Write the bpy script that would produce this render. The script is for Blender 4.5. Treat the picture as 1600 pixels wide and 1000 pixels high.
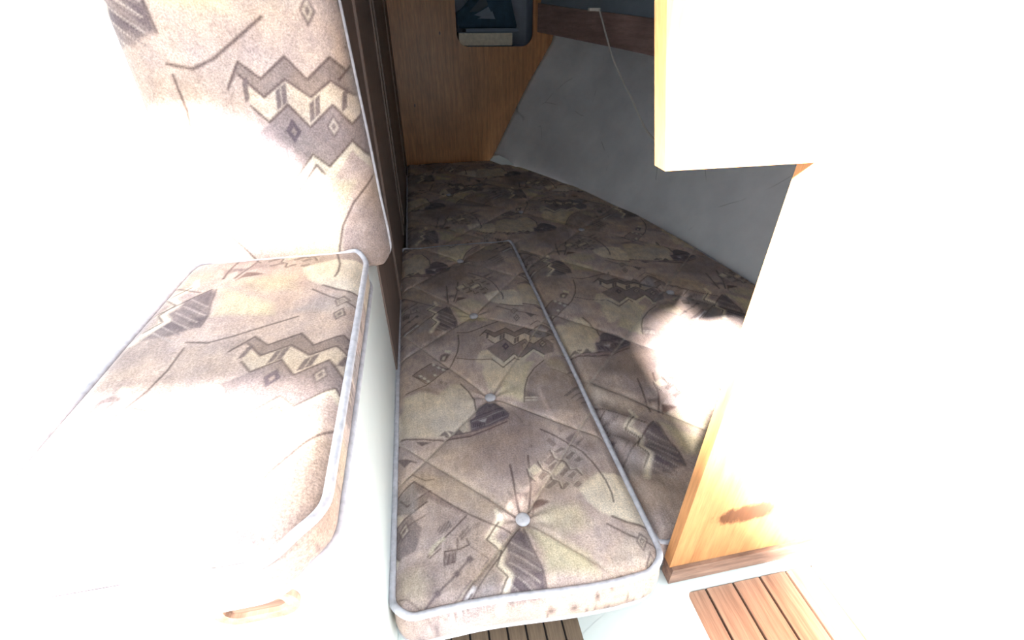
import bpy, bmesh, math, random
import numpy as np
from mathutils import Vector, Matrix

random.seed(7)
rng = np.random.default_rng(7)
for o in list(bpy.data.objects):
    bpy.data.objects.remove(o)
S = bpy.context.scene
COL = S.collection

# ------------------------------------------------------------------ camera
FPX = 700.0
PITCH = math.atan(465 / FPX)
YAW = math.atan(165 / (FPX / math.cos(PITCH)))
CAM = np.array([0.0, 0.0, 1.2])
fw = np.array([math.sin(YAW) * math.cos(PITCH), math.cos(YAW) * math.cos(PITCH), -math.sin(PITCH)])
rt = np.array([math.cos(YAW), -math.sin(YAW), 0.0])
up = np.cross(rt, fw)
cd = bpy.data.cameras.new('camera')
cam = bpy.data.objects.new('camera', cd)
COL.objects.link(cam)
cd.sensor_width = 36
cd.lens = FPX / 1600 * 36
cd.clip_start = 0.01
cam.matrix_world = Matrix(((rt[0], up[0], -fw[0], CAM[0]), (rt[1], up[1], -fw[1], CAM[1]),
                           (rt[2], up[2], -fw[2], CAM[2]), (0, 0, 0, 1)))
S.camera = cam

# ------------------------------------------------------------------ world, sun, exposure
W = bpy.data.worlds.new('World')
S.world = W
W.use_nodes = True
W.node_tree.nodes['Background'].inputs[0].default_value = (0.86, 0.95, 1.0, 1)
W.node_tree.nodes['Background'].inputs[1].default_value = 3.2
sd = bpy.data.lights.new('sun_offscreen', 'SUN')
sun = bpy.data.objects.new('sun_offscreen', sd)
COL.objects.link(sun)
sd.energy = 115
sd.angle = math.radians(5.0)
sd.color = (1.0, 0.98, 0.95)
SUN_DIR = Vector((0.9, 1.0, -1.08))
sun.rotation_euler = SUN_DIR.to_track_quat('-Z', 'Y').to_euler()
sun.location = (-2, -2.2, 3)
V = S.view_settings
V.view_transform = 'Standard'
V.look = 'None'
V.gamma = 1
V.use_curve_mapping = False
V.exposure = 0.25


# ------------------------------------------------------------------ pixel -> place
def ray(x, y):
    return fw + rt * (x - 800) / FPX - up * (y - 500) / FPX


def onz(x, y, z):
    d = ray(x, y)
    return CAM + d * (z - CAM[2]) / d[2]


def ony(x, y, Y):
    d = ray(x, y)
    return CAM + d * (Y - CAM[1]) / d[1]


def onx(x, y, X):
    d = ray(x, y)
    return CAM + d * (X - CAM[0]) / d[0]


# ------------------------------------------------------------------ helpers
def tag(o, label=None, cat=None, group=None, kind=None):
    if label: o['label'] = label
    if cat: o['category'] = cat
    if group: o['group'] = group
    if kind: o['kind'] = kind
    return o


def empty(name, loc, label, cat, group=None):
    o = bpy.data.objects.new(name, None)
    COL.objects.link(o)
    o.location = loc
    o.empty_display_size = 0.05
    return tag(o, label, cat, group)


def link(name, me, mat, parent=None, smooth=False):
    o = bpy.data.objects.new(name, me)
    COL.objects.link(o)
    if mat: me.materials.append(mat)
    if smooth:
        me.polygons.foreach_set('use_smooth', [True] * len(me.polygons))
    if parent:
        o.parent = parent
        o.location = (-parent.location.x, -parent.location.y, -parent.location.z)
    return o


def from_bm(name, bm, mat, parent=None, smooth=False):
    bmesh.ops.recalc_face_normals(bm, faces=bm.faces)
    me = bpy.data.meshes.new(name)
    bm.to_mesh(me)
    bm.free()
    return link(name, me, mat, parent, smooth)


def box_bm(x0, x1, y0, y1, z0, z1, bev=0.0, seg=2):
    bm = bmesh.new()
    bmesh.ops.create_cube(bm, size=1)
    for v in bm.verts:
        v.co = Vector(((x0 + x1) / 2 + v.co.x * (x1 - x0), (y0 + y1) / 2 + v.co.y * (y1 - y0), (z0 + z1) / 2 + v.co.z * (z1 - z0)))
    if bev:
        bmesh.ops.bevel(bm, geom=list(bm.edges), offset=bev, segments=seg, profile=0.5, affect='EDGES')
    return bm


def box(name, b, mat, parent=None, bev=0.0, smooth=False):
    return from_bm(name, box_bm(*b, bev=bev), mat, parent, smooth)


def prism(poly, f, d):
    """poly: 2D points; f(p) -> 3D; d: extrusion vector."""
    bm = bmesh.new()
    a = [bm.verts.new(f(p)) for p in poly]
    b = [bm.verts.new(Vector(f(p)) + Vector(d)) for p in poly]
    n = len(poly)
    bm.faces.new(a)
    bm.faces.new(b[::-1])
    for i in range(n):
        bm.faces.new((a[i], b[i], b[(i + 1) % n], a[(i + 1) % n]))
    return bm


def frame_bm(outer, inner, f, d):
    """outer/inner closed loops with equal counts -> ring with depth."""
    bm = bmesh.new()
    n = len(outer)
    D = Vector(d)
    L = []
    for loop in (outer, inner):
        L.append([bm.verts.new(f(p)) for p in loop])
        L.append([bm.verts.new(Vector(f(p)) + D) for p in loop])
    for i in range(n):
        j = (i + 1) % n
        bm.faces.new((L[0][i], L[0][j], L[2][j], L[2][i]))
        bm.faces.new((L[1][i], L[3][i], L[3][j], L[1][j]))
        bm.faces.new((L[0][i], L[1][i], L[1][j], L[0][j]))
        bm.faces.new((L[2][i], L[2][j], L[3][j], L[3][i]))
    return bm


def tube_bm(pts, r, n=8, closed=False):
    bm = bmesh.new()
    pts = [Vector(p) for p in pts]
    N = len(pts)
    rings = []
    prev = None
    for i, p in enumerate(pts):
        if closed:
            t = pts[(i + 1) % N] - pts[i - 1]
        else:
            t = pts[min(i + 1, N - 1)] - pts[max(i - 1, 0)]
        t.normalize()
        if prev is None:
            a = Vector((0, 0, 1)) if abs(t.z) < 0.9 else Vector((1, 0, 0))
            u = t.cross(a).normalized()
        else:
            u = (prev - t * prev.dot(t)).normalized()
        prev = u
        w = t.cross(u)
        rr = r[i] if hasattr(r, '__len__') else r
        rings.append([bm.verts.new(p + (u * math.cos(k * 2 * math.pi / n) + w * math.sin(k * 2 * math.pi / n)) * rr) for k in range(n)])
    for i in range(N if closed else N - 1):
        A, B = rings[i], rings[(i + 1) % N]
        for k in range(n):
            bm.faces.new((A[k], A[(k + 1) % n], B[(k + 1) % n], B[k]))
    if not closed:
        bm.faces.new(rings[0][::-1])
        bm.faces.new(rings[-1])
    return bm


def smooth_path(pts, n=8, closed=False):
    P = [Vector(p) for p in pts]
    out = []
    N = len(P)
    for i in range(N if closed else N - 1):
        if closed:
            p0, p1, p2, p3 = P[i - 1], P[i], P[(i + 1) % N], P[(i + 2) % N]
        else:
            p0, p1, p2, p3 = P[max(i - 1, 0)], P[i], P[i + 1], P[min(i + 2, N - 1)]
        for k in range(n):
            t = k / n
            out.append(0.5 * ((2 * p1) + (-p0 + p2) * t + (2 * p0 - 5 * p1 + 4 * p2 - p3) * t * t + (-p0 + 3 * p1 - 3 * p2 + p3) * t ** 3))
    if not closed:
        out.append(P[-1])
    return out


def rrect(x0, x1, y0, y1, r, n=6):
    out = []
    for cx, cy, a in ((x1 - r, y0 + r, -90), (x1 - r, y1 - r, 0), (x0 + r, y1 - r, 90), (x0 + r, y0 + r, 180)):
        for k in range(n + 1):
            t = math.radians(a + 90 * k / n)
            out.append((cx + r * math.cos(t), cy + r * math.sin(t)))
    return out


# ------------------------------------------------------------------ materials
def s2l(c):
    c = np.asarray(c, float) / 255.0
    return np.where(c <= 0.04045, c / 12.92, ((c + 0.055) / 1.055) ** 2.4)


def rgba(c):
    return tuple(s2l(c)) + (1.0,)


class NT:
    def __init__(self, name):
        self.m = bpy.data.materials.new(name)
        self.m.use_nodes = True
        self.t = self.m.node_tree
        self.b = self.t.nodes['Principled BSDF']

    def n(self, typ, **kw):
        nd = self.t.nodes.new(typ)
        for k, v in kw.items():
            if k.startswith('i_'):
                key = k[2:]
                nd.inputs[int(key) if key.isdigit() else key].default_value = v
            else:
                setattr(nd, k, v)
        return nd

    def l(self, a, b):
        self.t.links.new(a, b)

    def noise(self, vec, scale, detail=3, rough=0.55, size=(1, 1, 1)):
        mp = self.n('ShaderNodeMapping')
        mp.inputs['Scale'].default_value = size
        self.l(vec, mp.inputs['Vector'])
        ns = self.n('ShaderNodeTexNoise')
        ns.inputs['Scale'].default_value = scale
        ns.inputs['Detail'].default_value = detail
        ns.inputs['Roughness'].default_value = rough
        self.l(mp.outputs[0], ns.inputs['Vector'])
        return ns.outputs['Fac']

    def ramp(self, fac, stops):
        r = self.n('ShaderNodeValToRGB')
        e = r.color_ramp.elements
        while len(e) < len(stops):
            e.new(0.5)
        for k, (p, c) in enumerate(stops):
            e[k].position = p
            e[k].color = c if len(c) == 4 else tuple(c) + (1,)
        self.l(fac, r.inputs['Fac'])
        return r.outputs['Color']

    def mul(self, a, b, fac=1.0, mode='MULTIPLY'):
        mx = self.n('ShaderNodeMix', data_type='RGBA', blend_type=mode)
        mx.inputs[0].default_value = fac
        self.l(a, mx.inputs[6])
        self.l(b, mx.inputs[7])
        return mx.outputs[2]

    def bump(self, h, strength, dist):
        bp = self.n('ShaderNodeBump')
        bp.inputs['Strength'].default_value = strength
        bp.inputs['Distance'].default_value = dist
        self.l(h, bp.inputs['Height'])
        self.l(bp.outputs[0], self.b.inputs['Normal'])

    def pos(self):
        return self.n('ShaderNodeTexCoord').outputs['Object']


def g(v):
    return (v, v, v, 1)


def m_fabric():
    k = NT('printed_velour')
    a = k.n('ShaderNodeAttribute', attribute_name='print')
    p = k.pos()
    grain = k.ramp(k.noise(p, 420, 3, 0.7), [(0.3, g(0.64)), (0.7, g(1.28))])
    hue = k.ramp(k.noise(p, 8, 4, 0.6), [(0.35, (0.93, 0.95, 1.05)), (0.65, (1.06, 1.0, 0.93))])
    blot = k.ramp(k.noise(p, 26, 4, 0.65), [(0.3, (0.80, 0.78, 0.78)), (0.7, (1.14, 1.13, 1.08))])
    stroke = k.ramp(k.noise(p, 120, 3, 0.6, (1.0, 0.25, 1.0)), [(0.35, g(0.9)), (0.65, g(1.06))])
    c = k.mul(k.mul(k.mul(k.mul(a.outputs['Color'], grain), blot), stroke), hue)
    k.l(c, k.b.inputs['Base Color'])
    k.b.inputs['Roughness'].default_value = 0.92
    k.b.inputs['Specular IOR Level'].default_value = 0.15
    k.b.inputs['Sheen Weight'].default_value = 0.12
    k.b.inputs['Sheen Roughness'].default_value = 0.5
    k.bump(k.noise(p, 300, 2), 0.35, 0.002)
    return k.m


def m_piping(name, c):
    k = NT(name)
    p = k.pos()
    col = k.ramp(k.noise(p, 90, 4, 0.6), [(0.3, rgba([v * 0.86 for v in c])), (0.65, rgba(c))])
    k.l(col, k.b.inputs['Base Color'])
    k.b.inputs['Roughness'].default_value = 0.9
    k.b.inputs['Specular IOR Level'].default_value = 0.2
    return k.m


def m_wood(name, dark, mid, light, size=(60, 60, 3), rough=0.38, stain=None):
    k = NT(name)
    p = k.pos()
    n1 = k.noise(p, 1.0, 5, 0.65, size)
    col = k.ramp(n1, [(0.28, rgba(dark)), (0.5, rgba(mid)), (0.75, rgba(light))])
    big = k.ramp(k.noise(p, 5.0, 3, 0.5), [(0.3, g(0.82)), (0.7, g(1.1))])
    fine = k.ramp(k.noise(p, 4.0, 3, 0.6, tuple(s * 1.6 for s in size)), [(0.35, g(0.85)), (0.6, g(1.05))])
    c = k.mul(k.mul(col, big), fine)
    if stain:
        sep = k.n('ShaderNodeSeparateXYZ')
        k.l(p, sep.inputs[0])
        tot = None
        for (x0, z0, rx, rz) in stain:
            def dist(o, c0, r):
                s1 = k.n('ShaderNodeMath', operation='SUBTRACT'); k.l(o, s1.inputs[0]); s1.inputs[1].default_value = c0
                s2 = k.n('ShaderNodeMath', operation='DIVIDE'); k.l(s1.outputs[0], s2.inputs[0]); s2.inputs[1].default_value = r
                s3 = k.n('ShaderNodeMath', operation='POWER'); k.l(s2.outputs[0], s3.inputs[0]); s3.inputs[1].default_value = 2
                return s3.outputs[0]
            ad = k.n('ShaderNodeMath', operation='ADD')
            k.l(dist(sep.outputs[0], x0, rx), ad.inputs[0])
            k.l(dist(sep.outputs[2], z0, rz), ad.inputs[1])
            wob = k.n('ShaderNodeMath', operation='MULTIPLY_ADD')
            k.l(k.noise(p, 90, 4, 0.7, (1, 1, 0.4)), wob.inputs[0]); wob.inputs[1].default_value = 1.6
            k.l(ad.outputs[0], wob.inputs[2])
            tot = wob.outputs[0]
            st = k.ramp(tot, [(0.9, (0.30, 0.26, 0.25, 1)), (1.0, g(1.0))])
            # scale the range down into 0..1 first
            dv = k.n('ShaderNodeMath', operation='DIVIDE'); k.l(tot, dv.inputs[0]); dv.inputs[1].default_value = 2.2
            st = k.ramp(dv.outputs[0], [(0.55, (0.22, 0.17, 0.15, 1)), (0.8, g(1.0))])
            c = k.mul(c, st)
    k.l(c, k.b.inputs['Base Color'])
    k.b.inputs['Roughness'].default_value = rough
    k.bump(n1, 0.08, 0.002)
    return k.m


def m_paint(name, c, rough=0.35, var=0.06, scale=8):
    k = NT(name)
    p = k.pos()
    col = k.ramp(k.noise(p, scale, 4, 0.6), [(0.3, rgba([v * (1 - var) for v in c])), (0.7, rgba(c))])
    k.l(col, k.b.inputs['Base Color'])
    k.b.inputs['Roughness'].default_value = rough
    return k.m


def m_hull():
    k = NT('hull_paint')
    p = k.pos()
    col = k.ramp(k.noise(p, 5, 4, 0.6), [(0.3, rgba((214, 214, 217))), (0.7, rgba((230, 230, 232)))])
    v = k.n('ShaderNodeTexVoronoi', feature='DISTANCE_TO_EDGE')
    v.inputs['Scale'].default_value = 3.2
    mp = k.n('ShaderNodeMapping')
    mp.inputs['Rotation'].default_value = (0.4, 0.3, 0.6)
    dn = k.n('ShaderNodeMix', data_type='RGBA')
    dn.inputs[0].default_value = 0.12
    ns = k.n('ShaderNodeTexNoise')
    ns.inputs['Scale'].default_value = 3
    k.l(p, ns.inputs['Vector'])
    k.l(p, dn.inputs[6])
    k.l(ns.outputs['Color'], dn.inputs[7])
    k.l(dn.outputs[2], mp.inputs[0])
    k.l(mp.outputs[0], v.inputs['Vector'])
    scr = k.ramp(v.outputs['Distance'], [(0.0, g(0.0)), (0.006, g(1.0))])
    msk = k.ramp(k.noise(p, 7, 2, 0.5), [(0.56, g(1.0)), (0.64, g(0.0))])
    mx = k.n('ShaderNodeMix', data_type='RGBA', blend_type='LIGHTEN')
    mx.inputs[0].default_value = 1
    k.l(scr, mx.inputs[6]); k.l(msk, mx.inputs[7])
    sc2 = k.ramp(mx.outputs[2], [(0.0, g(0.62)), (1.0, g(1.0))])
    k.l(k.mul(col, sc2), k.b.inputs['Base Color'])
    k.b.inputs['Roughness'].default_value = 0.55
    return k.m


def m_plain(name, c, rough=0.7, metal=0.0):
    return m_paint(name, c, rough, 0.12, 40)


FAB = m_fabric()
PIPE = m_piping('piping_fabric', (200, 198, 206))
BUTTON = m_piping('button_fabric', (196, 192, 198))
WOOD = m_wood('varnished_oak', (158, 108, 66), (184, 129, 82), (200, 147, 98), (70, 70, 4))
WOODL = m_wood('brown_side_panel', (96, 79, 72), (112, 93, 84), (122, 102, 92), (50, 50, 2.5), 0.5)
GOLD = m_wood('varnished_golden_wood', (158, 108, 66), (184, 129, 82), (200, 147, 98), (70, 70, 4), 0.38, stain=[(0.435, 0.575, 0.066, 0.026)])
CLEAT = m_wood('weathered_cleat', (84, 64, 54), (128, 98, 82), (164, 132, 112), (9, 60, 60), 0.6)
TEAK = m_wood('teak_planking', (128, 98, 82), (160, 126, 106), (180, 146, 124), (110, 5, 110), 0.55)
SOLE = m_wood('dark_sole', (88, 72, 60), (112, 94, 78), (128, 108, 90), (110, 5, 110), 0.5)
CAULK = m_plain('black_caulking', (44, 38, 40), 0.8)
GRP = m_paint('white_gelcoat', (226, 232, 230), 0.3, 0.03)
HULL = m_hull()
DECKG = m_paint('grey_underdeck', (132, 142, 154), 0.6, 0.06)
STRING = m_wood('stringer_wood', (136, 110, 106), (154, 126, 120), (166, 138, 130), (6, 5, 60), 0.5)
PAPER = m_paint('page_paper', (222, 214, 196), 0.8, 0.1, 60)
BLUEGREY = m_paint('grey_blue_cover', (128, 142, 162), 0.6, 0.1)
NAVY = m_paint('navy_cloth', (54, 82, 106), 0.9, 0.25, 20)
SLATE = m_paint('slate_cover', (74, 84, 98), 0.7, 0.1)
CABLE = m_paint('white_cable', (226, 222, 214), 0.4, 0.03)
LOCK = m_paint('locker_lining', (146, 152, 164), 0.7, 0.1)


# ------------------------------------------------------------------ printed fabric (flat print held as a colour attribute)
LAT_A = np.array([0.3525, 0.4573])
LAT_B = np.array([-0.068, 0.7178])
ZI = 0.5
CR = {'A': (600, 360), 'B': (610, 480), 'C': (740, 480), 'D': (600, 600), 'E': (780, 600), 'F': (600, 740), 'G': (800, 740), 'H': (600, 850)}


def fp(c, pts):
    """points read off the photograph on the flat infill cushion -> fabric coordinates in metres"""
    if c == 'J':
        q = [(700 + x / 5, 800 + y / 5) for x, y in pts]
    elif c == 'P':
        q = pts
    else:
        ox, oy = CR[c]
        q = [(ox + 0.15 * x, oy + 0.15 * y) for x, y in pts]
    return np.array([onz(x, y, ZI)[:2] for x, y in q])


CREAM = (209, 195, 175); CREAM2 = (224, 211, 193); MAUVE = (150, 134, 127); DK = (108, 94, 94); DK2 = (92, 80, 86)
LINE = (88, 72, 70); BASE = (186, 167, 158); ZIGF = (140, 124, 118); BROWN = (122, 98, 90); GREY = (152, 145, 144)
PR = []


def reg(c, pts, col, a=0.9, soft=0.004):
    PR.append(('p', fp(c, pts), s2l(col), a, soft))


def ln(c, pts, w=0.0026, col=LINE, a=0.85):
    PR.append(('l', fp(c, pts), s2l(col), a, w))


def dia(c, x, y, r, col=DK, a=0.9):
    reg(c, [(x - r, y), (x, y - r), (x + r, y), (x, y + r)], col, a, 0.001)


def hatch(c, p0, p1, n, dx, dy, w=0.0018, col=LINE, a=0.6):
    for k in range(n):
        t = k / max(1, n - 1)
        x = p0[0] + (p1[0] - p0[0]) * t
        y = p0[1] + (p1[1] - p0[1]) * t
        ln(c, [(x, y), (x + dx, y + dy)], w, col, a)


# broad washes
reg('B', [(90, -60), (420, -20), (640, 330), (480, 420), (300, 330), (90, 300)], MAUVE, 0.65, 0.02)
reg('D', [(560, 600), (1250, 420), (1500, 640), (1200, 900), (760, 960), (480, 760)], (166, 150, 142), 0.6, 0.03)
reg('A', [(420, 440), (840, 330), (900, 480), (760, 600), (640, 640), (420, 560)], (140, 122, 118), 0.7, 0.02)
reg('C', [(530, 960), (545, 800), (590, 720), (680, 620), (780, 540), (870, 500), (1000, 520), (1100, 740), (1240, 980), (1100, 1080), (540, 1060)], MAUVE, 0.75, 0.006)
reg('B', [(700, 280), (900, 250), (1010, 200), (960, 420), (1010, 540), (820, 545), (700, 520)], (166, 148, 138), 0.6, 0.01)
reg('F', [(330, 0), (760, 10), (1320, 340), (1060, 480), (880, 420), (320, 70)], (184, 166, 148), 0.6, 0.01)
reg('F', [(640, 560), (850, 450), (1020, 520), (1080, 880), (760, 1000), (560, 1000), (440, 700)], (164, 150, 146), 0.6, 0.02)
reg('D', [(215, 150), (400, 90), (560, 130), (700, 10), (790, 0), (880, 80), (940, 160), (955, 230), (940, 270), (890, 330), (880, 500), (640, 550), (420, 560), (150, 560)], CREAM, 0.85, 0.005)
reg('B', [(1060, 560), (1180, 620), (1290, 540), (1340, 520), (1250, 640), (1180, 740), (1100, 850), (1020, 850), (1000, 780), (960, 680), (980, 620)], CREAM, 0.9, 0.004)
reg('B', [(1300, 570), (1500, 565), (1440, 680), (1410, 800), (1400, 900), (1390, 985), (1250, 920), (1120, 900), (1180, 740)], (206, 194, 166), 0.85, 0.006)
reg('G', [(700, 170), (760, 80), (900, 0), (1180, 0), (1290, 120), (1400, 330), (1470, 530), (1300, 525), (1200, 505), (1050, 455), (900, 390), (780, 290)], CREAM2, 0.95, 0.003)
reg('G', [(130, 540), (240, 560), (420, 640), (780, 800), (900, 980), (380, 1000), (330, 800), (230, 640)], (206, 195, 164), 0.75, 0.008)
reg('G', [(240, 480), (260, 380), (420, 320), (700, 330), (800, 520), (560, 620), (330, 520)], (188, 178, 152), 0.6, 0.012)
reg('A', [(560, 115), (800, 90), (870, 130), (800, 260), (760, 270), (640, 210), (520, 160)], CREAM, 0.8, 0.004)
reg('H', [(160, 320), (380, 280), (480, 420), (420, 640), (200, 560), (160, 480)], (196, 180, 154), 0.5, 0.01)
reg('G', [(1180, 600), (1400, 560), (1500, 640), (1460, 800), (1380, 900), (1020, 920)], (176, 165, 160), 0.6, 0.006)
# zigzag band
ZT = [(930, 310), (1000, 240), (1085, 275), (1200, 215), (1290, 265), (1395, 205), (1510, 255), (1590, 262), (1690, 215)]
ZB = [(1690, 265), (1600, 315), (1500, 300), (1395, 262), (1300, 310), (1190, 270), (1085, 322), (990, 270)]
reg('B', ZT + ZB, ZIGF, 0.95, 0.0012)
reg('B', [(1000, 290), (1085, 322), (1190, 275), (1300, 312), (1395, 265), (1500, 300), (1560, 330), (1490, 380), (1400, 325), (1285, 395), (1190, 335), (1090, 390), (1020, 350)], (196, 180, 164), 0.9, 0.0012)
reg('B', [(1090, 390), (1190, 335), (1285, 395), (1400, 325), (1490, 380), (1600, 315), (1700, 380), (1700, 470), (1600, 500), (1480, 435), (1375, 515), (1285, 475), (1180, 565), (1070, 500), (1000, 440)], (136, 122, 120), 0.92, 0.002)
reg('B', [(1060, 505), (1180, 568), (1285, 478), (1370, 515), (1490, 430), (1600, 500), (1600, 535), (1490, 460), (1390, 555), (1300, 512), (1175, 622), (1060, 552)], (208, 196, 178), 0.95, 0.001)
ln('B', ZT, 0.003)
ln('B', ZB[::-1], 0.003)
ln('B', [(1020, 350), (1090, 390), (1190, 335), (1285, 395), (1400, 325), (1490, 380), (1640, 290)], 0.003)
ln('B', [(1180, 568), (1285, 478), (1370, 515), (1490, 430), (1600, 500)], 0.003)
ln('B', [(1060, 548), (1175, 622), (1300, 512), (1340, 540)], 0.0032)
for x, y in ((1150, 325), (1178, 312), (1300, 350), (1328, 335), (1455, 315), (1010, 310)):
    reg('B', [(x - 10, y - 22), (x + 14, y - 36), (x + 10, y + 18), (x - 14, y + 30)], DK, 0.9, 0.001)
dia('B', 1200, 410, 38, DK2)
dia('B', 1203, 412, 13, (150, 134, 128))
for cx, cy, r in ((1400, 388, 38), (1585, 385, 42), (1315, 110, 34)):
    dia('B', cx, cy, r, DK, 0.85)
    dia('B', cx, cy, r * 0.66, (182, 168, 156), 0.9)
    dia('B', cx, cy, r * 0.34, DK, 0.85)
ln('B', [(695, 265), (800, 270), (900, 240), (1000, 195), (1130, 135)], 0.0034)
ln('B', [(690, 530), (820, 550), (950, 555), (1060, 545)], 0.0026)
ln('B', [(705, 290), (715, 380), (700, 470), (640, 590), (560, 670), (460, 760), (370, 830), (160, 910)], 0.003)
ln('B', [(1600, 560), (1500, 640), (1430, 740), (1400, 850), (1395, 985)], 0.003)
reg('B', [(1400, 880), (1460, 880), (1540, 930), (1400, 960)], DK, 0.6, 0.006)
for y in (940, 966):
    ln('B', [(1408, y), (1525, y + 2)], 0.0028, (206, 194, 176), 0.95)
ln('A', [(1170, 790), (1280, 825), (1400, 850), (1600, 880)], 0.003)
reg('A', [(1470, 865), (1570, 875), (1530, 905)], DK, 0.85, 0.001)
# window panel and little house
reg('B', [(425, 585), (600, 640), (400, 800), (230, 720)], (150, 134, 130), 0.9, 0.002)
ln('B', [(600, 645), (425, 585), (230, 720), (375, 808)], 0.0026)
ln('B', [(270, 735), (400, 800)], 0.002)
for x, y in ((450, 600), (502, 628), (550, 650), (315, 730), (355, 755), (395, 785), (465, 715)):
    reg('B', [(x - 22, y - 10), (x + 6, y - 16), (x + 24, y + 6), (x - 4, y + 14)], (208, 198, 186), 0.9, 0.001)
for x, y in ((530, 790), (575, 805)):
    dia('B', x, y, 18, DK, 0.7)
    dia('B', x, y, 9, (190, 178, 162), 0.8)
reg('B', [(520, 500), (560, 480), (620, 490), (570, 560), (510, 545)], DK, 0.8, 0.002)
reg('B', [(545, 510), (580, 505), (560, 545), (535, 540)], (200, 188, 170), 0.9, 0.001)
reg('B', [(565, 445), (630, 455), (625, 482), (565, 468)], (214, 204, 184), 0.95, 0.001)
reg('B', [(170, 910), (330, 850), (420, 850), (520, 920), (420, 905), (300, 890)], MAUVE, 0.75, 0.006)
# brushed fan with stepped cream border
reg('J', [(560, 110), (600, 150), (640, 250), (700, 350), (750, 450), (780, 600), (700, 640), (640, 700), (450, 740), (440, 700), (480, 600), (510, 510), (440, 420), (480, 330), (440, 260), (500, 180)], (124, 111, 111), 0.92, 0.003)
reg('J', [(510, 510), (560, 520), (640, 560), (700, 640), (620, 620), (500, 600)], DK2, 0.7, 0.004)
reg('J', [(560, 120), (610, 160), (650, 300), (560, 240), (500, 200)], DK2, 0.6, 0.005)
reg('J', [(740, 460), (780, 600), (700, 560), (660, 480)], DK2, 0.7, 0.004)
hatch('J', (490, 230), (470, 640), 6, 240, 140, 0.0022, (176, 164, 158), 0.75)
hatch('J', (520, 300), (500, 560), 5, 200, 130, 0.0016, DK2, 0.6)
ln('J', [(395, 80), (320, 200), (430, 290), (400, 420), (485, 505), (440, 640), (420, 760)], 0.011, CREAM2, 0.95)
reg('J', [(355, -20), (380, -40), (440, 60), (420, 110), (390, 90)], CREAM2, 0.95, 0.001)
ln('J', [(395, 75), (302, 218), (420, 298), (382, 428), (470, 512), (415, 640)], 0.003)
ln('J', [(560, 108), (500, 190), (410, 340), (320, 470), (220, 640), (110, 820)], 0.0026)
ln('J', [(590, 110), (660, 280), (740, 440), (785, 600)], 0.003, DK)
reg('J', [(410, 150), (460, 150), (480, 190), (410, 200)], (136, 126, 130), 0.7, 0.006)
reg('J', [(320, 480), (380, 480), (400, 640), (440, 720), (260, 780), (120, 830)], (150, 142, 142), 0.7, 0.01)
# boat
reg('D', [(960, 250), (1000, 200), (1060, 170), (1180, 200), (1250, 250), (1310, 310), (1290, 370), (1150, 450), (980, 490), (910, 500), (890, 370), (950, 340)], (106, 94, 100), 0.95, 0.002)
reg('D', [(980, 380), (1075, 355), (1050, 410)], (172, 164, 166), 0.9, 0.001)
reg('D', [(1070, 210), (1160, 200), (1120, 240)], DK2, 0.9, 0.001)
ln('D', [(950, 340), (1100, 290), (1240, 240)], 0.0024, (74, 64, 72), 0.9)
ln('D', [(910, 390), (1080, 340), (1250, 270)], 0.002, (158, 148, 150), 0.7)
ln('D', [(910, 470), (1100, 420), (1290, 330)], 0.002, (158, 148, 150), 0.6)
hatch('D', (930, 410), (1040, 400), 7, 10, 45, 0.0018, (70, 60, 68), 0.8)
hatch('D', (1130, 330), (1240, 290), 7, 12, 45, 0.0018, (70, 60, 68), 0.8)
reg('D', [(640, 548), (900, 498), (1100, 452), (1310, 345), (1290, 395), (1150, 492), (900, 560), (640, 580)], (146, 126, 124), 0.8, 0.002)
ln('D', [(170, 568), (500, 582), (640, 575), (900, 550), (1100, 478), (1280, 400)], 0.0034)
ln('D', [(640, 0 + 640 - 100), (900, 500), (980, 488)], 0.002)
ln('D', [(800, 0), (880, 80), (940, 160), (957, 255)], 0.0034)
for t in ([(570, 540), (640, 480), (692, 530)], [(718, 530), (780, 460), (840, 520)], [(330, 600), (492, 605), (395, 646)], [(650, 485), (730, 480), (700, 510)]):
    reg('D', t, DK, 0.85, 0.001)
ln('D', [(640, 484), (695, 528)], 0.0018, (196, 184, 164), 0.8)
ln('D', [(1330, 280), (1400, 340), (1440, 400)], 0.002, LINE, 0.5)
# crossed darts
ln('G', [(-20, 0 - 80), (12, 60), (30, 180), (75, 370)], 0.0036)
ln('G', [(165, -180), (185, 0), (197, 130), (178, 360)], 0.0042)
reg('G', [(40, 185), (185, 180), (165, 260), (120, 230), (80, 270)], DK, 0.8, 0.004)
reg('F', [(1290, 180), (1370, 220), (1410, 350), (1350, 270)], DK, 0.7, 0.004)
reg('G', [(218, 250), (320, 258), (400, 282), (300, 330), (240, 350), (212, 408)], (116, 94, 88), 0.95, 0.002)
reg('G', [(200, 30), (230, 60), (330, 130), (210, 240), (200, 120)], (150, 132, 126), 0.7, 0.003)
# wall of bricks
reg('E', [(290, 880), (400, 760), (540, 670), (740, 620), (900, 760), (960, 960), (900, 1060), (560, 1150), (420, 1100), (330, 980)], (162, 146, 137), 0.7, 0.01)
BR = (134, 118, 112)
for q in ([(455, 810), (545, 730), (595, 775), (515, 845)], [(560, 700), (640, 650), (700, 655), (600, 720)],
          [(680, 760), (760, 690), (800, 710), (735, 790)], [(770, 790), (830, 745), (880, 790), (820, 820)],
          [(500, 860), (590, 790), (610, 800), (545, 895)], [(620, 930), (690, 860), (735, 890), (660, 970)],
          [(700, 960), (770, 900), (815, 930), (760, 990)], [(400, 960), (450, 900), (520, 920), (440, 1000)],
          [(470, 1060), (560, 990), (610, 1020), (520, 1090)], [(620, 1080), (700, 1010), (740, 1040), (670, 1110)],
          [(760, 1060), (820, 1000), (870, 1040), (820, 1090)]):
    reg('E', q, BR, 0.95, 0.001)
    ln('E', q + q[:1], 0.0016, (190, 178, 166), 0.55)
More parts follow.
